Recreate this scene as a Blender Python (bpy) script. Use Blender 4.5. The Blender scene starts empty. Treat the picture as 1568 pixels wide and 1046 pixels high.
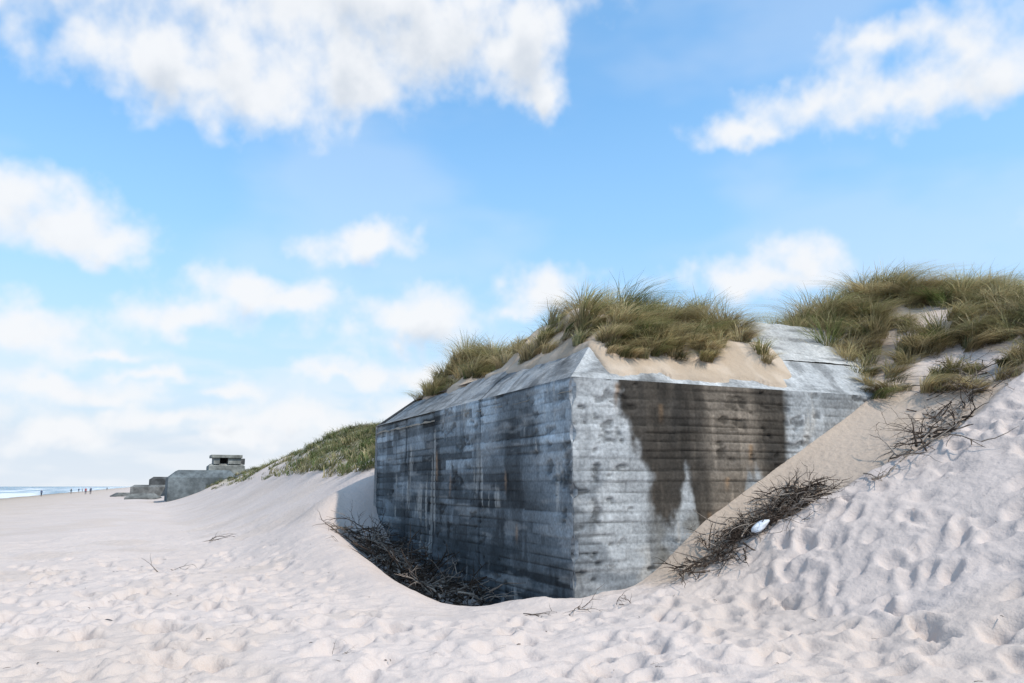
import bpy, math, random
import numpy as np
from mathutils import Vector
rng=np.random.default_rng(7); random.seed(7)
scene=bpy.context.scene
R=math.radians
# ---------------- coordinate frame of the shore: t = inland, s = along the shore
PH=R(24.7); CP,SP=math.cos(PH),math.sin(PH); CX,CY=0.9,12.0
def W(t,s): return CX+CP*t-SP*s, CY+SP*t+CP*s
def TS(x,y):
    return CP*(x-CX)+SP*(y-CY), -SP*(x-CX)+CP*(y-CY)
def sm(a,b,x):
    k=np.clip((x-a)/(b-a),0,1); return k*k*(3-2*k)
TAB=rng.random((256,256)).astype(np.float32)
def vn(x,y,seed=0):
    x=np.asarray(x)+seed*17.31; y=np.asarray(y)+seed*9.73
    xf=np.floor(x); yf=np.floor(y); xi=xf.astype(int); yi=yf.astype(int)
    fx=x-xf; fy=y-yf; fx=fx*fx*(3-2*fx); fy=fy*fy*(3-2*fy)
    a=TAB[xi&255,yi&255]; b=TAB[(xi+1)&255,yi&255]; c=TAB[xi&255,(yi+1)&255]; d=TAB[(xi+1)&255,(yi+1)&255]
    return (a*(1-fx)+b*fx)*(1-fy)+(c*(1-fx)+d*fx)*fy
def fbm(x,y,sc,o=4,seed=0,g=.5):
    r=0;am=1;tot=0
    x=np.asarray(x); y=np.asarray(y)
    for i in range(o):
        ca,sa_=math.cos(.6*i),math.sin(.6*i)
        r=r+am*vn((x*ca-y*sa_)*sc*2**i,(x*sa_+y*ca)*sc*2**i,seed+i*3.1) if seed>=200 else r+am*vn(x*sc*2**i,y*sc*2**i,seed+i*3.1); tot+=am; am*=g
    return r/tot
# ---------------- mesh helpers
def raw_mesh(name,V,F,mat,col=None,smooth=True,parent=None):
    me=bpy.data.meshes.new(name); V=np.asarray(V,np.float32); F=np.asarray(F,np.int32)
    k=F.shape[1]
    me.vertices.add(len(V)); me.vertices.foreach_set("co",V.ravel())
    me.loops.add(F.size); me.loops.foreach_set("vertex_index",F.ravel())
    me.polygons.add(len(F)); me.polygons.foreach_set("loop_start",np.arange(len(F),dtype=np.int32)*k)
    me.polygons.foreach_set("loop_total",np.full(len(F),k,np.int32))
    me.polygons.foreach_set("use_smooth",np.full(len(F),smooth))
    me.update(calc_edges=True)
    if col is not None:
        at=me.color_attributes.new("Col","FLOAT_COLOR","POINT")
        c=np.ones((len(V),4),np.float32); c[:,:col.shape[1]]=col; at.data.foreach_set("color",c.ravel())
    me.materials.append(mat)
    ob=bpy.data.objects.new(name,me); scene.collection.objects.link(ob)
    if parent: ob.parent=parent
    return ob
def grid(name,X,Y,Z,mat,col=None,smooth=True,parent=None,flip=False):
    n,m=X.shape; V=np.stack([X.ravel(),Y.ravel(),Z.ravel()],1)
    i=np.arange(n*m).reshape(n,m)
    F=np.stack([i[:-1,:-1].ravel(),i[1:,:-1].ravel(),i[1:,1:].ravel(),i[:-1,1:].ravel()],1)
    if flip: F=F[:,::-1]
    return raw_mesh(name,V,F,mat,None if col is None else col.reshape(n*m,-1),smooth,parent)
def empty(name):
    e=bpy.data.objects.new(name,None); scene.collection.objects.link(e); return e
# ---------------- materials
def newmat(name,rough=.9,spec=.2):
    m=bpy.data.materials.new(name); m.use_nodes=True; nt=m.node_tree
    b=nt.nodes["Principled BSDF"]; b.inputs["Roughness"].default_value=rough
    b.inputs["Specular IOR Level"].default_value=spec
    return m,nt,b
def mul_noise(nt,src,sc,lo,hi,detail=4,coord="Object"):
    tc=nt.nodes.new("ShaderNodeTexCoord"); n=nt.nodes.new("ShaderNodeTexNoise")
    n.inputs["Scale"].default_value=sc; n.inputs["Detail"].default_value=detail
    nt.links.new(tc.outputs[coord],n.inputs["Vector"])
    mr=nt.nodes.new("ShaderNodeMapRange"); mr.inputs[1].default_value=.3; mr.inputs[2].default_value=.7
    mr.inputs[3].default_value=lo; mr.inputs[4].default_value=hi
    nt.links.new(n.outputs["Fac"],mr.inputs[0])
    vm=nt.nodes.new("ShaderNodeVectorMath"); vm.operation="SCALE"
    nt.links.new(src,vm.inputs[0]); nt.links.new(mr.outputs[0],vm.inputs["Scale"])
    return vm.outputs[0],n
def bump(nt,b,facs,strength=.5):
    prev=None
    for f,dist in facs:
        bp=nt.nodes.new("ShaderNodeBump"); bp.inputs["Strength"].default_value=strength
        bp.inputs["Distance"].default_value=dist
        nt.links.new(f,bp.inputs["Height"])
        if prev: nt.links.new(prev,bp.inputs["Normal"])
        prev=bp.outputs["Normal"]
    nt.links.new(prev,b.inputs["Normal"])
def vcol_mat(name,noises,bumps,rough=.9,spec=.15,strength=.6):
    m,nt,b=newmat(name,rough,spec)
    at=nt.nodes.new("ShaderNodeAttribute"); at.attribute_name="Col"
    src=at.outputs["Color"]
    for sc,lo,hi in noises: src,_=mul_noise(nt,src,sc,lo,hi)
    nt.links.new(src,b.inputs["Base Color"])
    tc=nt.nodes.new("ShaderNodeTexCoord"); fs=[]
    for sc,d in bumps:
        n=nt.nodes.new("ShaderNodeTexNoise"); n.inputs["Scale"].default_value=sc; n.inputs["Detail"].default_value=3
        nt.links.new(tc.outputs["Object"],n.inputs["Vector"]); fs.append((n.outputs["Fac"],d))
    if fs: bump(nt,b,fs,strength)
    return m
M_sand=vcol_mat("sand_material",[(160,.88,1.1)],[(9,.045),(60,.007)],.95,.05,.6)
M_conc=vcol_mat("weathered_concrete",[(5,.84,1.14),(20,.78,1.18)],[(12,.012),(50,.004)],.9,.2,.8)
M_wood=vcol_mat("dead_wood",[(30,.6,1.2)],[],.85,.1)
def grass_mat():
    m,nt,b=newmat("marram_blades",.55,.3)
    at=nt.nodes.new("ShaderNodeAttribute"); at.attribute_name="Col"
    nt.links.new(at.outputs["Color"],b.inputs["Base Color"])
    tr=nt.nodes.new("ShaderNodeBsdfTranslucent"); nt.links.new(at.outputs["Color"],tr.inputs["Color"])
    mx=nt.nodes.new("ShaderNodeMixShader"); mx.inputs[0].default_value=.4
    nt.links.new(b.outputs[0],mx.inputs[1]); nt.links.new(tr.outputs[0],mx.inputs[2])
    nt.links.new(mx.outputs[0],nt.nodes["Material Output"].inputs["Surface"]); return m
M_grass=grass_mat()

# ---------------- terrain heights
BL=11.2; BT=3.24; INS=.85; RF=3.94
def H(t,s):
    t=np.asarray(t,float); s=np.asarray(s,float)
    f=.55*np.log1p(np.exp(np.clip((t-1.25)*2.2,-40,40)))/2.2
    f=np.where(t>10,.55*8.75+.12*(t-10),f); f=np.minimum(f,6.0)
    drift=.42*np.exp(-np.clip(-s,0,None)/.75)*sm(.9,2.6,t)
    f=f+drift
    f=f+(.95*sm(0,2.6,s)*sm(5.6,6.8,t)+.2*np.exp(-((t-9)/1.8)**2-((s-3)/2)**2))*(1-.35*sm(8.5,12,t))
    hz=4.3-1.1*sm(25,75,s)
    w=10+sm(30,90,s)*1.
    zd=hz*sm(-4.5,w-4.5,t)+.1*np.clip(t-6,0,12)
    zd=zd+ (fbm(t,s,.12,3,5)-.5)*1.6*sm(0,5,t)*sm(14,22,s)+(fbm(t,s,.4,3,9)-.5)*.7*sm(-2,2,t)*sm(12,18,s)
    B=sm(1,10,s)
    z=f*(1-B)+zd*B
    fl=np.interp(s,[-1,0,1.5,3,4.8,6.9,9.6,11.0,12.5],[0,-.08,-.32,-.5,-.46,-.2,.2,.85,2.0])
    wm=sm(-2.2,-.75,t)*sm(-.6,1.6,s)*(1-sm(10.8,13,s))*(1-sm(.3,.6,t))
    z=z*(1-wm)+fl*wm
    rim=.10*np.exp(-((t+2.5)/.6)**2)*sm(0,3,s)*(1-sm(8,12,s))
    z=z+rim
    z=z-1.4*np.clip((-t-7)/30,0,1)**1.2-.06*np.clip(-t-37,0,60)
    z=z+(fbm(t,s,.35,3,2)-.5)*.2*(1-sm(-1,0,t)*sm(-.5,.3,s)*(1-sm(11,12,s)))
    ins=(t>.12)&(t<6.25)&(s>.12)&(s<BL-.3)
    z=np.where(ins,np.minimum(z,2.2),z)
    return z
def axis(segs):
    a=[segs[0][0]]
    for lo,hi,d0,d1 in segs:
        n=max(2,int(round((hi-lo)/((d0*d1)**.5 if d0!=d1 else d0))))
        if d0==d1: a+=list(np.linspace(lo,hi,n+1)[1:])
        else:
            g=np.geomspace(d0,d1,n); g*= (hi-lo)/g.sum(); a+=list(lo+np.cumsum(g))
    return np.array(a)
ta=axis([(-9000,-60,900,3),(-60,-9,3,.1),(-9,10,.04,.04),(10,40,.06,3),(40,6000,3,900)])
sa=axis([(-3000,-9.5,500,.08),(-9.5,3,.04,.04),(3,14,.07,.07),(14,100,.09,1.2),(100,9000,1.2,900)])
Tm,Sm=np.meshgrid(ta,sa,indexing="ij")
Z=H(Tm,Sm)
near=(1-sm(12,30,np.abs(Sm)))*(1-sm(9,20,np.abs(Tm)))
Xw,Yw=W(Tm,Sm)
edge=-np.interp(Tm,[1,2.8,4.3,5.5,7],[.7,1.1,1.8,2.3,2.2])+(fbm(Xw,Yw,1.1,3,203)-.5)*.5
drift_m=sm(edge-.15,edge+.2,Sm)*sm(.8,1.6,Tm)
Z+=.10*(1-drift_m)*sm(1.5,3,Tm)*sm(-4,-2,Sm)*near
tr_m=near*(1-.9*drift_m)*(1-.6*sm(-2.6,-1.5,Tm)*sm(-.2,1,Sm))
big=fbm(Xw,Yw,.8,3,201)-.5
patch=sm(.38,.6,fbm(Xw,Yw,.45,3,207))
Z+=tr_m*(big*.16+(fbm(Xw,Yw,3.0,3,205)-.5)*(.05+.045*patch)+(fbm(Xw,Yw,7,2,209)-.5)*.025)
def dent(t0,s0,ang,L,wd,dep):
    i0,i1=np.searchsorted(ta,[t0-.6,t0+.6]); j0,j1=np.searchsorted(sa,[s0-.6,s0+.6])
    if i1-i0<2 or j1-j0<2: return
    T=Tm[i0:i1,j0:j1]-t0; S=Sm[i0:i1,j0:j1]-s0
    u=T*math.cos(ang)+S*math.sin(ang); v=-T*math.sin(ang)+S*math.cos(ang)
    u=u+(vn(T*8+t0*7,S*8+s0*5)-.5)*.09; v=v+(vn(T*8-t0*3,S*8+s0*11)-.5)*.09
    r2=(u/L)**2+(v/wd)**2
    Z[i0:i1,j0:j1]+=-dep*np.exp(-r2**1.6)+dep*.5*np.exp(-((np.sqrt(r2)-1.5)/.4)**2)*(.5+.5*np.tanh(u/L*1.5))
nfp=0
while nfp<1350:
    x=rng.uniform(-10,11); y=rng.uniform(4.5,19)
    t,s=TS(x,y)
    if s>float(np.interp(t,[1,2.8,4.3,5.5,7],[-1.1,-1.4,-2.1,-2.6,-2.5])) and t>-2.9: continue
    if t>8.5: continue
    cl=float(fbm(x,y,.45,3,207))
    p=(.6+.2*sm(-1,3,x))*(.3+.7*sm(.36,.58,cl))*(1-.6*sm(12,18,y))
    if rng.random()>p: continue
    k=rng.uniform(.4,1.3)
    dent(t,s,rng.uniform(0,3.14),.16*k,.095*k*rng.uniform(.8,1.3),rng.uniform(.03,.07)*k*(1+.1*sm(.5,4,x)))
    nfp+=1
for k in range(20):
    x0=rng.uniform(-8,8); y0=rng.uniform(5,8); a=rng.uniform(-.2,2.4)
    for i in range(24):
        x=x0+math.cos(a)*i*.62+(.12 if i%2 else -.12)*-math.sin(a); y=y0+math.sin(a)*i*.62+(.12 if i%2 else -.12)*math.cos(a)
        t,s=TS(x,y)
        if s>-1.3 and t>-2.8: break
        dent(t,s,a-PH,.18,.1,.075)
        a+=rng.normal(0,.05)
pale=np.array([.545,.46,.415]); tan=np.array([.45,.35,.265]); damp=np.array([.33,.265,.21])
C=np.ones(Tm.shape+(3,))*pale
wt=np.clip(drift_m*(1-sm(6.6,8,Tm))*.75*(1-sm(1.5,3,Sm)),0,1)
wt=np.clip(wt+.2*sm(.5,.66,fbm(Xw,Yw,.5,4,21)),0,1)
C=C*(1-wt[...,None])+tan*wt[...,None]
C*=(1+.12*(fbm(Xw,Yw,.9,4,23)-.5))[...,None]
wd=sm(20,33,-Tm)[...,None]; C=C*(1-wd)+damp*wd
wf=(.6*sm(6,22,-Tm)*(1-sm(30,33,-Tm)))[...,None]
C=C*(1-wf)+np.array([.47,.38,.31])*wf
gmask=lambda t,s: fbm(t,s,.11,4,31)*.55+fbm(t,s,.33,3,33)*.45
gm=(sm(.44,.54,gmask(Tm,Sm)+.10*sm(2,5,Tm))*sm(.5,3.0,Tm)*sm(13.5,18,Sm))[...,None]*.7
C=C*(1-gm)+np.array([.22,.22,.10])*gm
grid("sand_ground",Xw,Yw,Z,M_sand,C,flip=False)
def ground(t,s):
    i=np.clip(np.searchsorted(ta,t),0,len(ta)-1); j=np.clip(np.searchsorted(sa,s),0,len(sa)-1)
    return Z[i,j]

# ---------------- the bunker
bunker=empty("concrete_bunker")
def boards(a,z,seed):
    rs=np.random.default_rng(seed)
    hs=[-1.2]
    while hs[-1]<4.2: hs.append(hs[-1]+rs.uniform(.11,.2))
    hs=np.array(hs); zz=z+(fbm(a,z,.4,2,seed)-.5)*.06+(fbm(a,z,5,2,seed+11)-.5)*.012
    k=np.clip(np.searchsorted(hs,zz)-1,0,len(hs)-2)
    off=rs.uniform(0,4,len(hs)); ln=rs.uniform(2.2,4.2,len(hs))
    seg=np.floor((a+off[k])/ln[k]).astype(int)
    h=TAB[(k*7+seed)&255,(seg*13+k)&255]; h2=TAB[(k*3+5+seed)&255,(seg*5+k)&255]
    d=np.minimum(zz-hs[k],hs[k+1]-zz)
    lw=TAB[(k*11+seed)&255,7]
    seam=np.exp(-(d/(.008+.011*lw))**2)*np.clip(.28+.72*sm(.42,.60,fbm(a*.7,z,1.5,4,seed+202)),0,1)
    fr=((a+off[k])/ln[k])%1; jd=np.minimum(fr,1-fr)*ln[k]
    seam=np.maximum(seam,.5*np.exp(-(jd/.012)**2))
    return h,h2,seam
ZT=np.concatenate([np.arange(-1.2,BT-.001,.022),[BT]]); nz=len(ZT)
def wall(side):
    Lh=BL if side=="L" else 7.4
    a=np.arange(0,Lh+.001,.026); a[-1]=Lh
    A,Zg=np.meshgrid(a,ZT,indexing="ij")
    sd=3 if side=="L" else 8
    h,h2,seam=boards(A,Zg,sd)
    er=fbm(A,Zg,1.6,5,sd+204); pit=sm(.60,.72,fbm(A*.7,Zg*1.3,6,3,sd+206))*sm(.42,.55,fbm(A,Zg,.8,3,sd+207))
    disp=(h-.5)*.015-.016*seam+(er-.5)*.05-.024*pit
    fall=np.minimum(1,A/.12)
    chip=sm(.42,.72,fbm(Zg*0+3,Zg,4.5,3,55))*.11+.012
    cr=np.exp(-(A/.06))
    fade=np.clip((BT-Zg)/.05,0,1)
    disp=disp*fall*np.maximum(fade,.25)-cr*chip*.7
    if side=="L":
        for c0,w0,dp in ((3.65,.03,.05),(6.35,.05,.10),(8.55,.035,.07)):
            cc=c0+(fbm(Zg*0+c0,Zg,.9,4,71)-.5)*.25
            disp-=dp*np.exp(-((A-cc)/w0)**2)*sm(.2,.45,fbm(A*0+c0,Zg,2,3,73)+.1)
        disp+=-.06*sm(6.3,6.5,A)
        T=-disp; S=A.copy()
    else:
        T=A.copy(); S=-disp
    X,Y=W(T,S)
    st=fbm(A*3.2,Zg*.6,1,5,sd+209)
    st2=fbm(A*6,Zg*.6,1,5,sd+219)
    bl=fbm(A,Zg,.7,5,sd+212)
    if side=="L":
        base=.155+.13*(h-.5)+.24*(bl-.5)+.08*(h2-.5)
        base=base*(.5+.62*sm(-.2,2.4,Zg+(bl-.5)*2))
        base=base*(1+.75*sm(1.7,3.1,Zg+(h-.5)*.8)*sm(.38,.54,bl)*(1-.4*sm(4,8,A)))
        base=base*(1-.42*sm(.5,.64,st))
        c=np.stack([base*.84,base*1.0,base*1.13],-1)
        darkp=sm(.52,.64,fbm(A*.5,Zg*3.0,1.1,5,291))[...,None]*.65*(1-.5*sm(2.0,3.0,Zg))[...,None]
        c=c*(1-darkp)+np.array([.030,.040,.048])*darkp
        wh=(sm(.58,.67,st2)*sm(.5,.62,fbm(A,Zg,1.2,4,295)))[...,None]*.6
        c=c*(1-wh)+np.array([.40,.41,.40])*wh
        lp=sm(.58,.70,fbm(A*.6,Zg*3.0,1.5,5,297))[...,None]*.45
        c=c*(1-lp)+np.array([.28,.30,.31])*lp
        rm=np.zeros_like(A)
        for c0,zt,ln in ((2.4,1.9,.5),(3.1,1.6,.5),(6.0,2.4,.8),(6.7,2.2,.7),(1.9,1.0,.4),(5.2,1.9,.6)):
            rm=np.maximum(rm,np.exp(-((A-c0-(st-.5)*.3)/.06)**2)*sm(zt-ln,zt-ln+.3,Zg)*(1-sm(zt-.2,zt+.05,Zg)))
        rm=rm[...,None]*.7*sm(.35,.6,st)[...,None]
        c=c*(1-rm)+np.array([.32,.22,.15])*rm
        for c0,wg in ((3.65,.04),(6.35,.12),(8.55,.07)):
            g=np.exp(-((A-c0-(fbm(Zg*0+c0,Zg,.9,4,71)-.5)*.25)/wg)**2)[...,None]*.88
            g=g*sm(.25,.5,fbm(A*0+c0,Zg,1.3,3,75))[...,None]
            c=c*(1-g)+np.array([.018,.022,.027])*g
        cor=np.exp(-A/.07)[...,None]*.5
        c=c*(1-cor)+np.array([.33,.34,.35])*cor
    else:
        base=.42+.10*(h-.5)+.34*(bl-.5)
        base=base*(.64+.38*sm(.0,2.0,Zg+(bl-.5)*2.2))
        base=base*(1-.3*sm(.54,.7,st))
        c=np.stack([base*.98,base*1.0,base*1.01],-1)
        blu=(sm(.48,.60,fbm(A,Zg*2.0,.9,5,297))*(1-.75*sm(1.3,2.4,Zg)))[...,None]*.7
        c=c*(1-blu)+np.array([.12,.135,.15])*blu
        n1=fbm(A,Zg,1.7,5,301)-.5; n2=fbm(A*1.8,Zg*.8,1,5,103)-.5; n3=fbm(A*1.4,Zg,6,4,313)-.5
        tl=.74+np.minimum(.40*(BT-Zg),.62)+n1*.5+n3*.16
        zb=np.interp(A,[.5,1.2,1.45,1.8,1.95,2.07,2.2,2.36,3.0,3.15,3.3,3.5,3.65,3.9,4.2],[2.1,1.25,.95,1.05,1.5,1.95,1.6,.55,.6,1.0,2.0,2.05,1.7,1.6,1.9])+n2*.5+n1*.5+n3*.5
        wet=sm(-.06,.09,A-tl)*sm(-.22,.16,Zg-zb)*(1-sm(4.12,4.26,A+n1*.15+n3*.06))
        tone=.036+.07*sm(.40,.62,fbm(A*1.2,Zg*.6,1,4,305))+.04*np.exp(-((A-2.95)/.45)**2)
        tone=tone*(1-.55*np.exp(-((A-3.85)/.3)**2))*(1-.45*np.exp(-((A-1.9)/.35)**2)*sm(1.6,2.6,Zg))*(1+.4*(h-.5))*(1+.5*sm(.55,.66,fbm(A*7,Zg*.9,1,4,311)))
        wc_=np.stack([tone*1.2,tone*.98,tone*.77],-1)
        w2=(sm(.15,.6,A-1.0-.3*n1)*sm(.34,.52,fbm(A,Zg*1.6,1.2,4,119))*(1-sm(4.1,4.3,A)))[...,None]*.6
        isl=np.maximum(np.exp(-((A-2.07)/.18)**2)*sm(1.0,1.4,Zg),np.exp(-((A-3.45)/.18)**2))*(1-sm(2.1,2.3,Zg))
        w2=w2*(1-.9*isl)[...,None]
        c=c*(1-w2)+np.array([.13,.115,.09])*w2
        wh=(sm(.58,.68,st2)*sm(.54,.66,fbm(A,Zg,1.4,3,309)))[...,None]*.5
        c=c*(1-wh)+np.array([.46,.43,.39])*wh
        w=wet[...,None]*.97
        c=c*(1-w)+wc_*w
        for c0,zt,ln,am in ((.80,3.2,.5,.5),(2.9,1.75,.3,.6),(3.42,2.3,.4,.6),(1.6,2.9,.4,.25),(2.5,1.2,.5,.3)):
            rm=(np.exp(-((A-c0-.1*n1)/.045)**2)*sm(zt-ln,zt-ln+.3,Zg)*(1-sm(zt-.05,zt+.02,Zg)))[...,None]*am
            c=c*(1-rm)+np.array([.34,.2,.1])*rm
    c=c*(1-.6*seam[...,None])*(1-.5*pit[...,None])
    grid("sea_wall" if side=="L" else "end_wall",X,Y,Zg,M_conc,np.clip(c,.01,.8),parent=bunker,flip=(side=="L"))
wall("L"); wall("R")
def chamfer(side):
    Lh=BL if side=="L" else 7.4
    a=np.arange(0,Lh+.001,.035); a[-1]=Lh; b=np.linspace(0,1,34)
    A,Bb=np.meshgrid(a,b,indexing="ij"); ins=INS*Bb
    if side=="L": Tt=ins; Ss=ins+A/Lh*(Lh-2*ins)
    else: Ss=ins; Tt=ins+A/Lh*(Lh-ins)
    nz_=(fbm(A,Bb*1.1,2.2,4,41)-.5)*.08*np.minimum(1,np.minimum(Bb,1-Bb)*8)
    Zg=BT+(RF-BT)*Bb+nz_
    if side=="L": Zg=Zg-.07*sm(6.2,6.45,A)*np.minimum(1,Bb*5)
    X,Y=W(Tt,Ss)
    n=fbm(A,Bb,1.3,5,243)
    base=(.30 if side=="L" else .38)+.3*(n-.5)
    base=base*(1-.4*sm(.55,.68,fbm(A*2,Bb,1.5,5,245)))*(1-.35*sm(.55,.68,fbm(A*1.2,Bb*7,1,4,46)))
    if side=="L":
        for c0 in (3.65,6.35): base=base*(1-.7*np.exp(-((A-c0)/.05)**2))
    c=np.stack([base*1.0,base,base*.99],-1)
    grid("roof_edge",X,Y,Zg,M_conc,c,parent=bunker,flip=(side=="L"))
chamfer("L"); chamfer("R")
def poly(name,pts,faces,mat,col,parent=None,smooth=False):
    me=bpy.data.meshes.new(name); me.from_pydata(pts,[],faces); me.update()
    at=me.color_attributes.new("Col","FLOAT_COLOR","POINT")
    for d in at.data: d.color=(*col,1)
    me.materials.append(mat); ob=bpy.data.objects.new(name,me); scene.collection.objects.link(ob)
    if parent: ob.parent=parent
    return ob
def P(t,s,z): x,y=W(t,s); return (x,y,z)
poly("roof_slab",[P(INS,INS,RF),P(7.4,INS,RF),P(7.4,BL-INS,RF),P(INS,BL-INS,RF),P(0,BL,BT),P(7.4,BL,BT),P(0,BL,-1),P(7.4,BL,-1),P(7.4,0,-1),P(7.4,0,BT)],
     [(0,1,2,3),(3,2,5,4),(4,5,7,6),(5,2,1,9,8,7)],M_conc,(.36,.36,.36),bunker)
n1=90;n2=70
A,Bb=np.meshgrid(np.linspace(0,1,n1),np.linspace(0,1,n2),indexing="ij")
s_=INS-.01+Bb*1.36; t_=4.45+.42*Bb+A*(3.2-.42*Bb)
zz=RF+.012+ .84*(s_-INS)-.14*sm(.88,1,Bb)+(fbm(A*3,Bb*1.5,2,5,247)-.5)*.09-.04*np.exp(-((Bb-.45-.1*fbm(A,A,2,2,4))/.03)**2)-.03*np.exp(-((Bb-.72-.1*fbm(A,A,3,2,9))/.02)**2)
X,Y=W(t_,s_); n=fbm(A*3,Bb*1.5,1.6,5,249); b_=.39+.3*(n-.5)
b_=b_*(1-.4*sm(.55,.68,fbm(A*2,Bb*9,1,4,48)))
grid("upper_roof_slope",X,Y,zz,M_conc,np.stack([b_*1.03,b_,b_*.95],-1),parent=bunker)
poly("upper_roof",[P(4.87,2.2,4.94),P(7.6,2.2,4.94),P(7.6,6,4.94),P(4.87,6,4.94),P(4.87,2.2,3.9),P(4.87,6,3.9),P(7.6,6,3.9),P(7.6,2.2,3.9),P(4.46,.86,3.93)],
     [(0,1,2,3),(4,0,3,5),(5,3,2,6),(8,0,4)],M_conc,(.4,.4,.4),bunker)
# ---------------- drifted sand lying on the roof
tr=np.arange(.0,6.4,.035); sr=np.arange(.055,BL,.035)
Tr,Sr=np.meshgrid(tr,sr,indexing="ij")
def roofz(t,s):
    m=np.minimum(np.minimum(t,s),np.minimum(BL-s,INS)); return BT+.8235*np.clip(m,0,INS)
def cover(t,s):
    As=np.interp(s,[0,.6,1.2,2,3,4.2,5.2,6.0,6.6,7.2,8.2,9.4,10.4,11.2],[0,.10,.34,.6,.76,.72,.45,.06,.08,.42,.62,.55,.25,-.1])
    n=fbm(t,s,.9,3,61)-.5
    m=sm(.8,1.9,t+n*.5)*As*1.35*(1+n*.6)
    m=np.where(s<2.6,m*np.interp(t,[1,2.0,2.6,3.3,4.2,4.7],[1,.95,.6,.75,.85,.8]),m)
    m=m*sm(.1,.5,s)
    e=.07+.12*sm(.4,.7,fbm(t,t*0+3,1.6,4,262))
    lip=.07*sm(.62,.85,t+n*.2)*(1-sm(4.2,4.5,t-.36*s+n*.15))*sm(e,e+.04,s)
    lip=lip*(1-sm(3,5,s))
    m=m*(1-sm(4.45,4.85,t-.3*s)*(1-sm(2.6,3.6,s)))
    return np.maximum(m,lip)-.22*(1-sm(0,.03,np.maximum(m,lip)))
cv=cover(Tr,Sr); Zr=roofz(Tr,Sr)+cv+(fbm(Tr,Sr,3,3,63)-.5)*.06
Xr,Yr=W(Tr,Sr)
c=np.ones(Tr.shape+(3,))*np.array([.48,.385,.30]); 
k=sm(.45,.6,fbm(Tr,Sr,1.6,4,65))[...,None]; c=c*(1-k)+np.array([.41,.32,.24])*k
grid("roof_sand_drift",Xr,Yr,Zr,M_sand,c)
def rz(t,s): return float(roofz(t,s)+cover(t,s))

# ---------------- marram grass
def grass(name,cent,blades,Lr,wid,green,K=4,rad=.14,wind=(.5,.1),spread=1.0,lean=.4):
    cent=np.array(cent); n=len(cent)
    N=n*blades
    ci=np.repeat(np.arange(n),blades)
    ang=rng.uniform(0,2*np.pi,N); rr=rad*np.sqrt(rng.random(N))*rng.uniform(.5,1.2,n)[ci]
    x0=cent[ci,0]+np.cos(ang)*rr; y0=cent[ci,1]+np.sin(ang)*rr
    z0=cent[ci,2]-.02-rr*.15
    cl=rng.uniform(.5,1.25,n)
    if cent.shape[1]>3: cl=cl*cent[:,3]
    clL=cl[ci]
    L=rng.uniform(Lr[0],Lr[1],N)*clL
    a2=ang+rng.normal(0,.5,N)
    sp=rng.uniform(.05,.6,N)*spread
    cw=rng.normal(0,lean,(n,2))[ci]
    dx=np.cos(a2)*sp+wind[0]+cw[:,0]; dy=np.sin(a2)*sp+wind[1]+cw[:,1]
    V=np.zeros((N,K,2,3)); ks=np.linspace(0,1,K)
    px=-dy; py=dx; pn=np.hypot(px,py)+1e-6; px/=pn; py/=pn
    tw=rng.uniform(-1,1,N)
    wx=px*np.cos(tw)+.3*np.sin(tw); wy=py*np.cos(tw); 
    w=wid*rng.uniform(.6,1.4,N)
    mag=np.hypot(dx,dy)
    for i,k in enumerate(ks):
        hx=x0+dx*L*(.3*k+.6*k*k); hy=y0+dy*L*(.3*k+.6*k*k)
        hz=z0+L*(k-(.2+.4*np.clip(mag,0,1.4))*k*k)
        ww=w*(1-k)**.6*(1 if i<K-1 else .0)+.0006
        V[:,i,0]=np.stack([hx-wx*ww,hy-wy*ww,hz],1); V[:,i,1]=np.stack([hx+wx*ww,hy+wy*ww,hz],1)
    idx=np.arange(N)[:,None]*(2*K)
    F=np.concatenate([np.stack([idx[:,0]+2*i,idx[:,0]+2*i+1,idx[:,0]+2*i+3,idx[:,0]+2*i+2],1) for i in range(K-1)])
    g=np.clip(rng.normal(0,.2,N)+rng.normal(green,.32,n)[ci],0,1)[:,None]
    gr=np.array([.14,.19,.055]); st=np.array([.66,.52,.29])
    cc=st*(1-g)+gr*g; cc*=rng.uniform(.5,1.3,N)[:,None]*rng.uniform(.6,1.2,n)[ci][:,None]
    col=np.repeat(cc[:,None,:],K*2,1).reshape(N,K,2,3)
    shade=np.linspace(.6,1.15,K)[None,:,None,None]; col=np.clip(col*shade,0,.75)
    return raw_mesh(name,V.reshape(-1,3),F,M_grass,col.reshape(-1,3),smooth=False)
cs=[]
while len(cs)<350:
    t=rng.uniform(.8,4.9); s=rng.uniform(.7,10.9)
    if t>3.2 and s>4.5: continue
    cv_=float(cover(t,s))
    if cv_<.10: continue
    if fbm(t,s,1.6,2,83)<.41: continue
    if t-.36*s>4.15: continue
    sc=.6+.65*float(sm(.2,.75,cv_))
    if s<1.6: sc*=.88
    x,y=W(t,s); cs.append((x,y,rz(t,s),sc))
n0=0
while n0<60:
    t=rng.uniform(.82,1.5); s=rng.choice([rng.uniform(1.3,5.0),rng.uniform(7.6,10.6)])
    if fbm(t,s,1.3,2,87)<.42: continue
    x,y=W(t,s); cs.append((x,y,max(rz(t,s),float(roofz(t,s))),.62)); n0+=1
n0=0
while n0<80:
    t=rng.uniform(1.1,4.4); s=rng.uniform(.45,1.0)
    if fbm(t,s*0,1.6,2,89)<.45: continue
    x,y=W(t,s); cs.append((x,y,rz(t,s),.5)); n0+=1
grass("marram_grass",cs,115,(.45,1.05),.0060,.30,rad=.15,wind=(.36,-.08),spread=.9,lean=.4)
cs=[]
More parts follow.
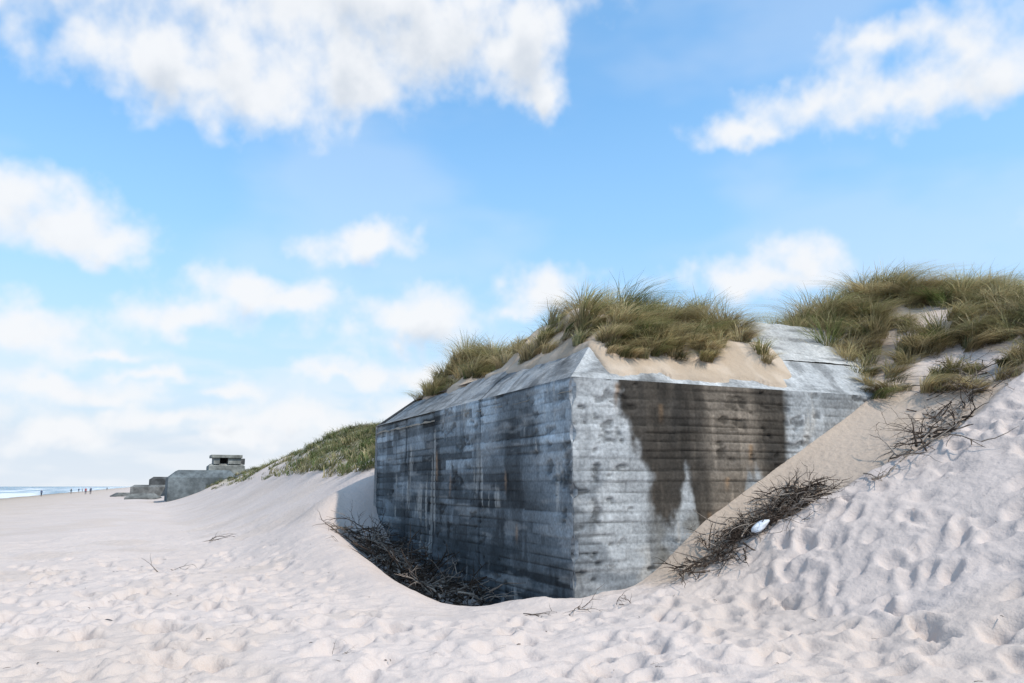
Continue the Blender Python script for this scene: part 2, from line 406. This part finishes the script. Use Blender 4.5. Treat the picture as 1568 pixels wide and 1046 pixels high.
while len(cs)<800:
    t=rng.uniform(6.2,14.0); s=rng.uniform(-3,6.0)
    if s<1.0-1.25*(t-6.9): continue
    if fbm(t,s,.9,3,81)<.425: continue
    if t<6.7 and s<1.9: continue
    x,y=W(t,s); cs.append((x,y,float(ground(t,s)),.6+.9*float(fbm(t,s,1.0,2,85))))
for t,s in ((7.3,-.6),(7.7,-1.0),(7.2,.2),(8.0,-1.6),(6.9,-.9),(8.4,-2.0),(7.0,.6),(6.7,.3),(7.6,-1.9),(6.6,-.3),(7.1,-1.6)):
    for _ in range(4):
        tt=t+rng.normal(0,.15); ss=s+rng.normal(0,.12); x,y=W(tt,ss); cs.append((x,y,float(ground(tt,ss)),.5))
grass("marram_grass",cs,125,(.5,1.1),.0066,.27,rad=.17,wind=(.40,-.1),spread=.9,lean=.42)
cs=[]
while len(cs)<5200:
    t=rng.uniform(.3,8.5); s=12.8+rng.random()**1.7*90
    q=float(gmask(t,s))+.10*float(sm(2,5,t))
    if q<.48 and rng.random()<.95: continue
    if t<2.2 and rng.random()<.5: continue
    x,y=W(t,s); cs.append((x,y,float(ground(t,s)),.8))
grass("marram_grass",cs,26,(.45,.95),.014,.66,K=3,rad=.32)

# ---------------- dead branches
class Tubes:
    def __init__(s): s.V=[];s.F=[];s.C=[];s.n=0
    def tube(s,pts,rad,col,k=5):
        m=len(pts)
        for i,p in enumerate(pts):
            d=(pts[min(i+1,m-1)]-pts[max(i-1,0)]).normalized()
            a=d.orthogonal().normalized(); b=d.cross(a)
            for j in range(k):
                th=2*math.pi*j/k; s.V.append(p+(a*math.cos(th)+b*math.sin(th))*rad[i]); s.C.append(col)
        for i in range(m-1):
            for j in range(k):
                s.F.append((s.n+i*k+j,s.n+i*k+(j+1)%k,s.n+(i+1)*k+(j+1)%k,s.n+(i+1)*k+j))
        s.n+=m*k
    def branch(s,p,d,L,r,depth,col,grav=-.02):
        n=6; pts=[p.copy()]; rad=[r]; q=p.copy(); d=d.normalized()
        for i in range(n):
            d=(d+Vector((random.gauss(0,.22),random.gauss(0,.22),random.gauss(0,.16)+grav))).normalized()
            q=q+d*(L/n); pts.append(q.copy()); rad.append(r*(1-.75*(i+1)/n))
            if depth>0 and random.random()<.6:
                sd=(d+Vector((random.gauss(0,.8),random.gauss(0,.8),random.gauss(0,.5)))).normalized()
                s.branch(q.copy(),sd,L*random.uniform(.35,.6),r*.55,depth-1,col,grav)
        s.tube(pts,rad,col)
    def make(s,name):
        return raw_mesh(name,[tuple(v) for v in s.V],s.F,M_wood,np.array(s.C),True)
def wc():
    k=random.uniform(.5,1.3); return (.085*k,.062*k,.048*k) if random.random()<.62 else (.30*k,.25*k,.21*k)
def pile(name,n,ft,Lr,rr,lift=.12,up=.25):
    T=Tubes()
    for i in range(n):
        t,s=ft(); x,y=W(t,s); p=Vector((x,y,float(ground(t,s))+random.uniform(0,lift)))
        a_=random.uniform(0,6.28); dx,dy=math.cos(a_),math.sin(a_)
        t2,s2=TS(x+dx*.3,y+dy*.3); sl=(float(ground(t2,s2))-float(ground(t,s)))/.3
        d=Vector((dx,dy,max(-.6,min(.8,sl))+abs(random.gauss(0,up))))
        T.branch(p,d,random.uniform(*Lr),random.uniform(*rr),random.choice([0,1,1,2]),wc(),-.03)
    return T.make(name)
def f1():
    s=random.uniform(2.2,10.0); return -random.uniform(.1,.95)-.3*random.random(),s
pile("dead_branches",320,f1,(.25,1.1),(.008,.03),.3,.28)
def f2():
    a=random.random()**.8; return 1.5+a*2.1+random.gauss(0,.15),-.8-.2*a+random.gauss(0,.17)
pile("dead_branches",360,f2,(.12,.65),(.004,.017),.13,.17)
def f3():
    a=random.random(); return 4.0+a*2.2+random.gauss(0,.15),-1.95-.05*a+random.gauss(0,.18)
pile("dead_branches",28,f3,(.4,1.1),(.008,.024),.06,.3)
def f4():
    return random.uniform(6.0,8.3),random.uniform(-2.2,-.2)
pile("dead_branches",40,f4,(.4,1.0),(.005,.014),.05,.22)
# low leafless shrubs rooted in the dune slope
for t,s,n in ((6.6,-1.7,9),(7.3,-1.1,8),(5.6,-1.6,6),(7.9,-2.3,8)):
    T=Tubes(); x,y=W(t,s); p=Vector((x,y,float(ground(t,s))-.02))
    for _ in range(n):
        T.branch(p+Vector((random.gauss(0,.06),random.gauss(0,.06),0)),Vector((random.gauss(0,.8),random.gauss(-.1,.6),random.uniform(.4,1))),random.uniform(.35,.7),random.uniform(.005,.009),2,wc(),-.03)
    T.make("leafless_shrub")
def twig(t,s,n,L,r,up=.5):
    T=Tubes(); x,y=W(t,s); p=Vector((x,y,float(ground(t,s))+.01))
    for _ in range(n):
        T.branch(p+Vector((random.gauss(0,.05),random.gauss(0,.05),0)),Vector((random.gauss(.5,.8),random.gauss(0,.6),abs(random.gauss(up,.2)))),L,r,1,wc(),-.05)
    T.make("driftwood_twig")
for (xx,yy,n,L,r,u) in ((-6.5,15.6,5,.45,.009,.25),(-8.2,14.0,3,.3,.012,.05),(-8.6,23.5,6,.6,.009,.3),(-1.65,8.1,3,.14,.003,.1),(.2,10.9,3,.4,.006,.06),(.9,11.1,4,.35,.006,.06),(1.5,11.2,4,.3,.006,.06),(1.3,7.6,2,.08,.003,.1)):
    t,s=TS(xx,yy); twig(t,s,n,L,r,u)
T=Tubes()
for i in range(260):
    x=random.uniform(-9,9); y=random.uniform(6,20); t,s=TS(x,y)
    if t>-2.5 and s>-1.2: continue
    z=float(ground(t,s))+.006; a_=random.uniform(0,6.28); l=random.uniform(.015,.09)
    p=Vector((x,y,z)); d=Vector((math.cos(a_)*l,math.sin(a_)*l,random.uniform(0,.012)))
    r_=random.uniform(.002,.005); T.tube([p,p+d*.5+Vector((0,0,.004)),p+d],[r_,r_,r_*.5],wc(),4)
T.make("beach_debris")

def blob(name,loc,sc,col,mat,seed):
    bpy.ops.mesh.primitive_ico_sphere_add(subdivisions=3,radius=1,location=loc); o=bpy.context.object; o.name=name
    o.data.name=name
    for v in o.data.vertices:
        f=.75+.5*float(vn(v.co.x*1.7+5,v.co.y*1.7+v.co.z*1.3+5,seed)); v.co=Vector((v.co.x*sc[0]*f,v.co.y*sc[1]*f,v.co.z*sc[2]*f))
    at=o.data.color_attributes.new("Col","FLOAT_COLOR","POINT")
    for d in at.data: d.color=(*col,1)
    o.data.materials.append(mat)
    for p in o.data.polygons: p.use_smooth=True
    return o
t,s=TS(-4.9,10.1); blob("beach_stone",(-4.9,10.1,float(ground(t,s))+.012),(.075,.05,.03),(.05,.05,.055),M_conc,3)
M_plas=vcol_mat("white_plastic",[(12,.9,1.05)],[(20,.02)],.45,.4)
t,s=2.45,-1.2; x,y=W(t,s)
o=blob("plastic_litter",(x,y,float(ground(t,s))+.12),(.19,.07,.06),(.64,.67,.72),M_plas,9); o.rotation_euler=(.2,-.5,.4)

# ---------------- distant bunkers
M_far=vcol_mat("distant_concrete",[(.8,.5,1.4),(3,.75,1.2)],[(2,.1)],.9,.1)
def chamfer_block(name,x0,y0,rot,w,d,h,ch,ins,parent,col,zb):
    pts=[];ca,sa_=math.cos(rot),math.sin(rot)
    def q(a,b,z): return (x0+a*ca-b*sa_,y0+a*sa_+b*ca,zb+z)
    for z,i in ((-1.5,0),(h,0),(h+ch,ins)):
        pts+=[q(i,i,z),q(w-i,i,z),q(w-i,d-i,z),q(i,d-i,z)]
    F=[]
    for k in (0,4):
        for j in range(4): F.append((k+j,k+(j+1)%4,k+4+(j+1)%4,k+4+j))
    F.append((8,9,10,11))
    return poly(name,pts,F,M_far,col,parent)
b2=empty("concrete_bunker")
chamfer_block("main_block",-33.6,79,PH,6.6,9,2.35,.75,.9,b2,(.13,.145,.15),.1)
chamfer_block("side_block",-28.3,84.5,PH,5.0,7,2.6,.45,.6,b2,(.18,.18,.17),.3)
chamfer_block("low_block",-27.0,79.5,PH+.1,3.4,5,2.3,.3,.5,b2,(.13,.13,.13),.2)
chamfer_block("cupola_base",-31.6,84,PH,3.6,3.4,.8,.25,.3,b2,(.26,.26,.24),2.9)
def ring(name,x0,y0,rot,w,d,z0,z1,parent,col):
    ca,sa_=math.cos(rot),math.sin(rot)
    def q(a,b,z): return (x0+a*ca-b*sa_,y0+a*sa_+b*ca,z)
    pts=[q(0,0,z0),q(w,0,z0),q(w,d,z0),q(0,d,z0),q(0,0,z1),q(w,0,z1),q(w,d,z1),q(0,d,z1)]
    return poly(name,pts,[(3,2,1,0),(4,5,6,7),(0,1,5,4),(1,2,6,5),(2,3,7,6),(3,0,4,7)],M_far,col,parent)
ring("cupola_wall_left",-31.2,84.2,PH,.6,2.4,3.9,4.55,b2,(.26,.26,.24))
ring("cupola_wall_right",-29.9,84.8,PH,1.3,2.4,3.9,4.55,b2,(.26,.26,.24))
ring("cupola_back",-31.6,86.1,PH,2.9,.4,3.9,4.55,b2,(.1,.1,.1))
ring("cupola_roof",-31.35,83.9,PH,3.1,2.9,4.553,4.85,b2,(.29,.29,.26))
b3=empty("concrete_bunker")
chamfer_block("main_block",-52.8,112,PH,5.0,9,1.9,.3,.5,b3,(.16,.16,.155),-.4)
chamfer_block("upper_block",-52.0,116,PH,5.5,7,3.0,.35,.5,b3,(.10,.10,.10),-.4)
chamfer_block("side_block",-47.6,112.5,PH,3.4,8,2.9,.3,.4,b3,(.24,.215,.17),-.4)
chamfer_block("concrete_rubble",-47.8,100,PH-.3,3.8,2.4,.45,.5,.7,None,(.17,.17,.16),-.25)
chamfer_block("concrete_rubble",-62.5,128,PH+.4,3.4,2.4,.45,.5,.7,None,(.17,.17,.16),-.35)

# ---------------- sea
m,nt,b=newmat("sea_water",.25,.5)
tc=nt.nodes.new("ShaderNodeTexCoord")
mp=nt.nodes.new("ShaderNodeMapping"); mp.inputs["Scale"].default_value=(.05,.006,1); nt.links.new(tc.outputs["Object"],mp.inputs["Vector"])
no=nt.nodes.new("ShaderNodeTexNoise"); no.inputs["Scale"].default_value=1; no.inputs["Detail"].default_value=6
nt.links.new(mp.outputs[0],no.inputs["Vector"])
sx=nt.nodes.new("ShaderNodeSeparateXYZ"); nt.links.new(tc.outputs["Object"],sx.inputs[0])
mr=nt.nodes.new("ShaderNodeMapRange"); mr.inputs[1].default_value=-300; mr.inputs[2].default_value=-36; mr.inputs[3].default_value=.0; mr.inputs[4].default_value=.2
nt.links.new(sx.outputs[0],mr.inputs[0])
ad=nt.nodes.new("ShaderNodeMath"); ad.operation="ADD"; nt.links.new(no.outputs["Fac"],ad.inputs[0]); nt.links.new(mr.outputs[0],ad.inputs[1])
cr=nt.nodes.new("ShaderNodeValToRGB"); cr.color_ramp.elements[0].position=.64; cr.color_ramp.elements[0].color=(.10,.20,.27,1)
cr.color_ramp.elements[1].position=.72; cr.color_ramp.elements[1].color=(.75,.78,.8,1)
nt.links.new(ad.outputs[0],cr.inputs[0]); nt.links.new(cr.outputs[0],b.inputs["Base Color"])
nb=nt.nodes.new("ShaderNodeTexNoise"); nb.inputs["Scale"].default_value=.6; nb.inputs["Detail"].default_value=6; nt.links.new(tc.outputs["Object"],nb.inputs["Vector"])
bump(nt,b,[(nb.outputs["Fac"],.8)],.8)
me=bpy.data.meshes.new("sea"); me.from_pydata([(-9000,-3000,0),(-34,-3000,0),(-34,9000,0),(-9000,9000,0)],[],[(0,1,2,3)]); me.materials.append(m)
sea=bpy.data.objects.new("sea",me); sea.location=(CX,CY,-1.38); sea.rotation_euler=(0,0,PH); scene.collection.objects.link(sea)

# ---------------- people walking far down the beach
def person(x,y,rot,cloth,legs,stride):
    z=float(ground(*TS(x,y)))
    J={ 'pel':(0,0,.93),'ch':(0,0,1.25),'nk':(0,0,1.46),'hd':(0,-.02,1.58),'ht':(0,-.01,1.72),
        'sl':(-.18,0,1.40),'el':(-.24,.04-.1*stride,1.12),'wl':(-.25,-.06-.2*stride,.88),'fl':(-.25,-.09-.22*stride,.78),
        'sr':(.18,0,1.40),'er':(.24,.04+.1*stride,1.12),'wr':(.25,-.06+.2*stride,.88),'fr':(.25,-.09+.22*stride,.78),
        'hl':(-.10,0,.88),'kl':(-.11,-.05+.18*stride,.48),'al':(-.11,.30*stride,.08),'tl':(-.11,.30*stride-.17,.03),
        'hr':(.10,0,.88),'kr':(.11,-.05-.16*stride,.48),'ar':(.11,-.28*stride,.08),'tr':(.11,-.28*stride-.17,.03)}
    rad={'pel':(.15,.11),'ch':(.17,.11),'nk':(.06,.06),'hd':(.085,.1),'ht':(.06,.07),'s':.065,'e':.045,'w':.032,'f':.04,'h':.1,'k':.065,'a':.045,'t':.035}
    names=list(J); E=[('pel','ch'),('ch','nk'),('nk','hd'),('hd','ht'),('ch','sl'),('sl','el'),('el','wl'),('wl','fl'),('ch','sr'),('sr','er'),('er','wr'),('wr','fr'),
       ('pel','hl'),('hl','kl'),('kl','al'),('al','tl'),('pel','hr'),('hr','kr'),('kr','ar'),('ar','tr')]
    me=bpy.data.meshes.new("person"); me.from_pydata([J[n] for n in names],[(names.index(a),names.index(b)) for a,b in E],[]); me.update()
    ob=bpy.data.objects.new("person",me); scene.collection.objects.link(ob)
    ob.location=(x,y,z); ob.rotation_euler=(0,0,rot)
    md=ob.modifiers.new("skin","SKIN")
    for i,n in enumerate(names):
        sv=me.skin_vertices[0].data[i]; r=rad.get(n,rad.get(n[0])); sv.radius=r if isinstance(r,tuple) else (r,r); sv.use_root=(n=='pel')
    ob.modifiers.new("sub","SUBSURF").levels=1
    m,nt,b=newmat("clothes_and_skin",.8,.2)
    tc=nt.nodes.new("ShaderNodeTexCoord"); sx=nt.nodes.new("ShaderNodeSeparateXYZ"); nt.links.new(tc.outputs["Object"],sx.inputs[0])
    mr=nt.nodes.new("ShaderNodeMath"); mr.operation="DIVIDE"; mr.inputs[1].default_value=1.8; nt.links.new(sx.outputs[2],mr.inputs[0])
    cr=nt.nodes.new("ShaderNodeValToRGB"); cr.color_ramp.interpolation="CONSTANT"
    e=cr.color_ramp.elements; e[0].position=0; e[0].color=(.04,.03,.03,1); e[1].position=.05; e[1].color=(*legs,1)
    for p_,c_ in ((.52,cloth),(.82,(.55,.33,.24)),(.915,(.08,.05,.03))):
        k=e.new(p_); k.color=(*c_,1)
    nt.links.new(mr.outputs[0],cr.inputs[0]); nt.links.new(cr.outputs[0],b.inputs["Base Color"])
    me.materials.append(m)
for x,y,r_,c1,c2,st in ((-104,200,.4,(.04,.05,.09),(.03,.03,.05),.8),(-106,201.5,.5,(.35,.07,.06),(.05,.05,.08),-.6),(-136,250,3,(.05,.06,.06),(.05,.05,.07),.7),
      (-175,330,2.8,(.5,.5,.5),(.05,.05,.07),.5),(-177,331,.2,(.06,.07,.12),(.04,.04,.04),-.7),(-210,420,.3,(.03,.03,.04),(.03,.03,.04),.6),(-119,205,3.3,(.06,.08,.16),(.03,.03,.04),.7)):
    person(x,y,r_,c1,c2,st)

# ---------------- light
SUN_EL=R(50); az=R(122)
sd=Vector((math.sin(az)*math.cos(SUN_EL),math.cos(az)*math.cos(SUN_EL),math.sin(SUN_EL)))
L=bpy.data.lights.new("sun","SUN"); L.energy=3.7; L.angle=R(2.0); L.color=(1,.93,.84)
lo=bpy.data.objects.new("sun",L); scene.collection.objects.link(lo); lo.rotation_euler=sd.to_track_quat('Z','Y').to_euler()
# ---------------- cloud cover, computed here on an azimuth / elevation grid
NW,NH=4096,1024
AZ,EL=np.meshgrid(np.linspace(-180,180,NW,endpoint=False,dtype=np.float32),np.linspace(0,90,NH,dtype=np.float32))
wx=(fbm(AZ,EL,.10,3,221)-.5)*4+(fbm(AZ,EL,.5,4,223)-.5)*2.2
wy=(fbm(AZ,EL,.12,3,225)-.5)*2.4+(fbm(AZ,EL,.6,4,227)-.5)*1.6
fine=fbm(AZ,EL,.45,6,231,.55)-.5
clouds=[(-25,27.2,8,3.4,1),(-19,26.8,7,3.4,1),(-12,28,6,3.4,1),(-5,31,7.5,3.4,1),(1.2,30.5,3.2,3.6,.9),(2.8,27.4,1.7,1.7,.85),(-35,30.0,9,2.6,.95),(-17,32.5,14,4,1),(-8,33,12,3,1),
(17.6,24.2,3.4,1.3,.95),(22.8,25.0,4.6,1.8,.95),(28.5,24.0,6,2.1,1),(27.7,28,4.4,1.5,.95),(31.5,26.7,3.2,3.0,.95),(33,23.4,3,1.8,.95),
(-31.1,15.9,5.2,2.0,1.1),(-34,17.4,3.5,2.0,1.1),(-29,15.4,3,1.6,1),(-10.6,16.8,3.8,1.4,1),(-16.6,13,5.2,1.4,1),(-22.9,10.9,3.6,1.6,1),(-7.6,11.4,5,2.1,1.05),(-9,9.5,4,1.2,.6),(3.4,14.0,3.3,1.9,1.1),(0.5,12.5,4,1.4,.5),
(17.5,14.1,6,1.5,1),(20.7,15.4,2.7,1.6,1.1),(-32,9.1,4.2,2,1),(-29.7,5.6,6,.9,1),(-29.3,3,3.2,.9,1.1),(-15.3,4,5,1,1),(-7.7,7.8,5.2,1.1,1),(-12.3,7.2,3.2,.8,.8),(-6.7,5.8,3,.9,1.05),(-23.5,4,6,.9,1),(-18.7,3.0,4.5,.8,1),(-24,7,4,.7,.8),(-35,4.5,4,.8,.9),(-5,3.5,5,.8,.8),(-19,6,3,.7,.9),(-27,8.2,3,.6,.7),
(10,6,9,1,.5),(30,10,9,1.2,.4)]
r2=np.random.default_rng(5)
for _ in range(34):
    a=r2.uniform(48,312); a=a-360 if a>180 else a
    e=r2.uniform(5,60); clouds.append((a,e,r2.uniform(5,16),r2.uniform(2,5),1))
def fieldat(X,Y):
    f=np.full(X.shape,-3,np.float32)
    for a,e,w,h,k in clouds:
        i0=max(0,int((e-3.2*h-3)/90*NH)); i1=min(NH,int((e+3.2*h+5)/90*NH)); j0=max(0,int((a-3.2*w-6+180)/360*NW)); j1=min(NW,int((a+3.2*w+6+180)/360*NW))
        x=(X[i0:i1,j0:j1]-a)/w; y=(Y[i0:i1,j0:j1]-e)/h
        y=np.where(y<0,y*1.35,y)
        v=k*1.25-np.sqrt(x*x+y*y)*1.05
        g=f[i0:i1,j0:j1]
        mx=np.maximum(g,v); mn=np.minimum(g,v); f[i0:i1,j0:j1]=mx+.16*np.exp(-np.clip(mx-mn,0,9)/.3)
    return f
F0=fieldat(AZ+wx,EL+wy)
F0=np.clip(F0,-3,1.35)
D=F0+fine*1.5
dens=sm(-.25,1.0,D)
dens=dens**.85
veil=.18*sm(.45,.7,fbm(AZ,EL*2.2,.06,5,241))*sm(2,10,EL)
low=.5*sm(.42,.62,fbm(AZ*.5,EL*2.0,.32,5,243))*(1-sm(4,12,EL))
dens=1-(1-dens*.97)*(1-veil)*(1-low)
Dn=np.clip(D,-.2,1.6)
up=np.roll(Dn,-int(1.2*NH/90),axis=0); up2=np.roll(Dn,-int(2.6*NH/90),axis=0)
grey=np.clip(.55*up+.45*up2,0,1.6)
lit=1-np.clip(sm(.35,1.5,grey)*(.2+.8*sm(.4,.62,fbm(AZ,EL,.16,5,251))),0,1)
lit=np.clip(lit+.3*fine,0,1)
px=np.ones((NH,NW,4),np.float32); px[...,0]=dens; px[...,1]=lit; px[...,2]=0
img=bpy.data.images.new("cloud_cover",NW,NH,float_buffer=True); img.colorspace_settings.name='Non-Color'
img.pixels.foreach_set(px.ravel()); img.update(); img.pack()
wd_=bpy.data.worlds.new("World"); scene.world=wd_; wd_.use_nodes=True; nt=wd_.node_tree; N=nt.nodes; Lk=nt.links
bg=N["Background"]; bg.inputs["Strength"].default_value=.1
sk=N.new("ShaderNodeTexSky"); sk.sky_type='NISHITA'; sk.sun_disc=False; sk.sun_elevation=SUN_EL; sk.sun_rotation=az
sk.air_density=1.0; sk.dust_density=1.0; sk.ozone_density=2.0
tc=N.new("ShaderNodeTexCoord"); sx=N.new("ShaderNodeSeparateXYZ"); Lk.new(tc.outputs["Generated"],sx.inputs[0])
def mth(op,a,b=None,c=None):
    n=N.new("ShaderNodeMath"); n.operation=op
    for i,v in enumerate((a,b,c)):
        if v is None: continue
        if isinstance(v,(int,float)): n.inputs[i].default_value=v
        else: Lk.new(v,n.inputs[i])
    return n.outputs[0]
def mr_(v,a,b,c,d,smooth=True):
    n=N.new("ShaderNodeMapRange"); n.interpolation_type='SMOOTHSTEP' if smooth else 'LINEAR'
    Lk.new(v,n.inputs[0])
    for i,q in enumerate((a,b,c,d)): n.inputs[i+1].default_value=q
    return n.outputs[0]
U=mth('MULTIPLY_ADD',mth('ARCTAN2',sx.outputs[0],sx.outputs[1]),1/(2*math.pi),.5)
eln=mth('MULTIPLY',mth('ARCSINE',sx.outputs[2]),57.29578)
Vv=mth('MAXIMUM',mth('MULTIPLY',eln,1/90),.0006)
cb=N.new("ShaderNodeCombineXYZ"); Lk.new(U,cb.inputs[0]); Lk.new(Vv,cb.inputs[1])
im=N.new("ShaderNodeTexImage"); im.image=img; im.extension='EXTEND'; im.interpolation='Cubic'; Lk.new(cb.outputs[0],im.inputs[0])
sp=N.new("ShaderNodeSeparateColor"); Lk.new(im.outputs[0],sp.inputs[0])
cm=N.new("ShaderNodeMix"); cm.data_type='RGBA'; Lk.new(sp.outputs[1],cm.inputs[0])
cm.inputs[6].default_value=(6.5,7.1,7.9,1); cm.inputs[7].default_value=(9.3,9.5,9.8,1)
tint=N.new("ShaderNodeMix"); tint.data_type='RGBA'; tint.blend_type='MULTIPLY'; tint.inputs[0].default_value=1
Lk.new(sk.outputs[0],tint.inputs[6]); tint.inputs[7].default_value=(1.5,2.5,2.85,1)
hz=N.new("ShaderNodeMix"); hz.data_type='RGBA'
he=mth('SUBTRACT',eln,mth('MULTIPLY',sx.outputs[0],9))
hf=mth('MAXIMUM',mr_(he,-4,34,1.0,.0,False),mr_(eln,3,26,1.0,.22,False))
Lk.new(hf,hz.inputs[0]); Lk.new(tint.outputs[2],hz.inputs[6])
hc=N.new("ShaderNodeMix"); hc.data_type='RGBA'; Lk.new(mr_(eln,0,18,0,1,False),hc.inputs[0]); hc.inputs[6].default_value=(7.7,8.4,9.2,1); hc.inputs[7].default_value=(4.7,7.1,9.5,1)
Lk.new(hc.outputs[2],hz.inputs[7])
fm=N.new("ShaderNodeMix"); fm.data_type='RGBA'; Lk.new(sp.outputs[0],fm.inputs[0]); Lk.new(hz.outputs[2],fm.inputs[6]); Lk.new(cm.outputs[2],fm.inputs[7])
Lk.new(fm.outputs[2],bg.inputs["Color"])
wd_.cycles.sampling_method='MANUAL'; wd_.cycles.sample_map_resolution=512

# ---------------- camera
cd=bpy.data.cameras.new("camera"); cd.lens=28; cd.sensor_width=36; cd.clip_end=30000; cd.clip_start=.1
co=bpy.data.objects.new("camera",cd); scene.collection.objects.link(co); co.location=(0,0,1.6); co.rotation_euler=(R(90+10.3),0,0)
scene.camera=co
scene.view_settings.view_transform='Standard'; scene.view_settings.look='None'; scene.view_settings.exposure=0
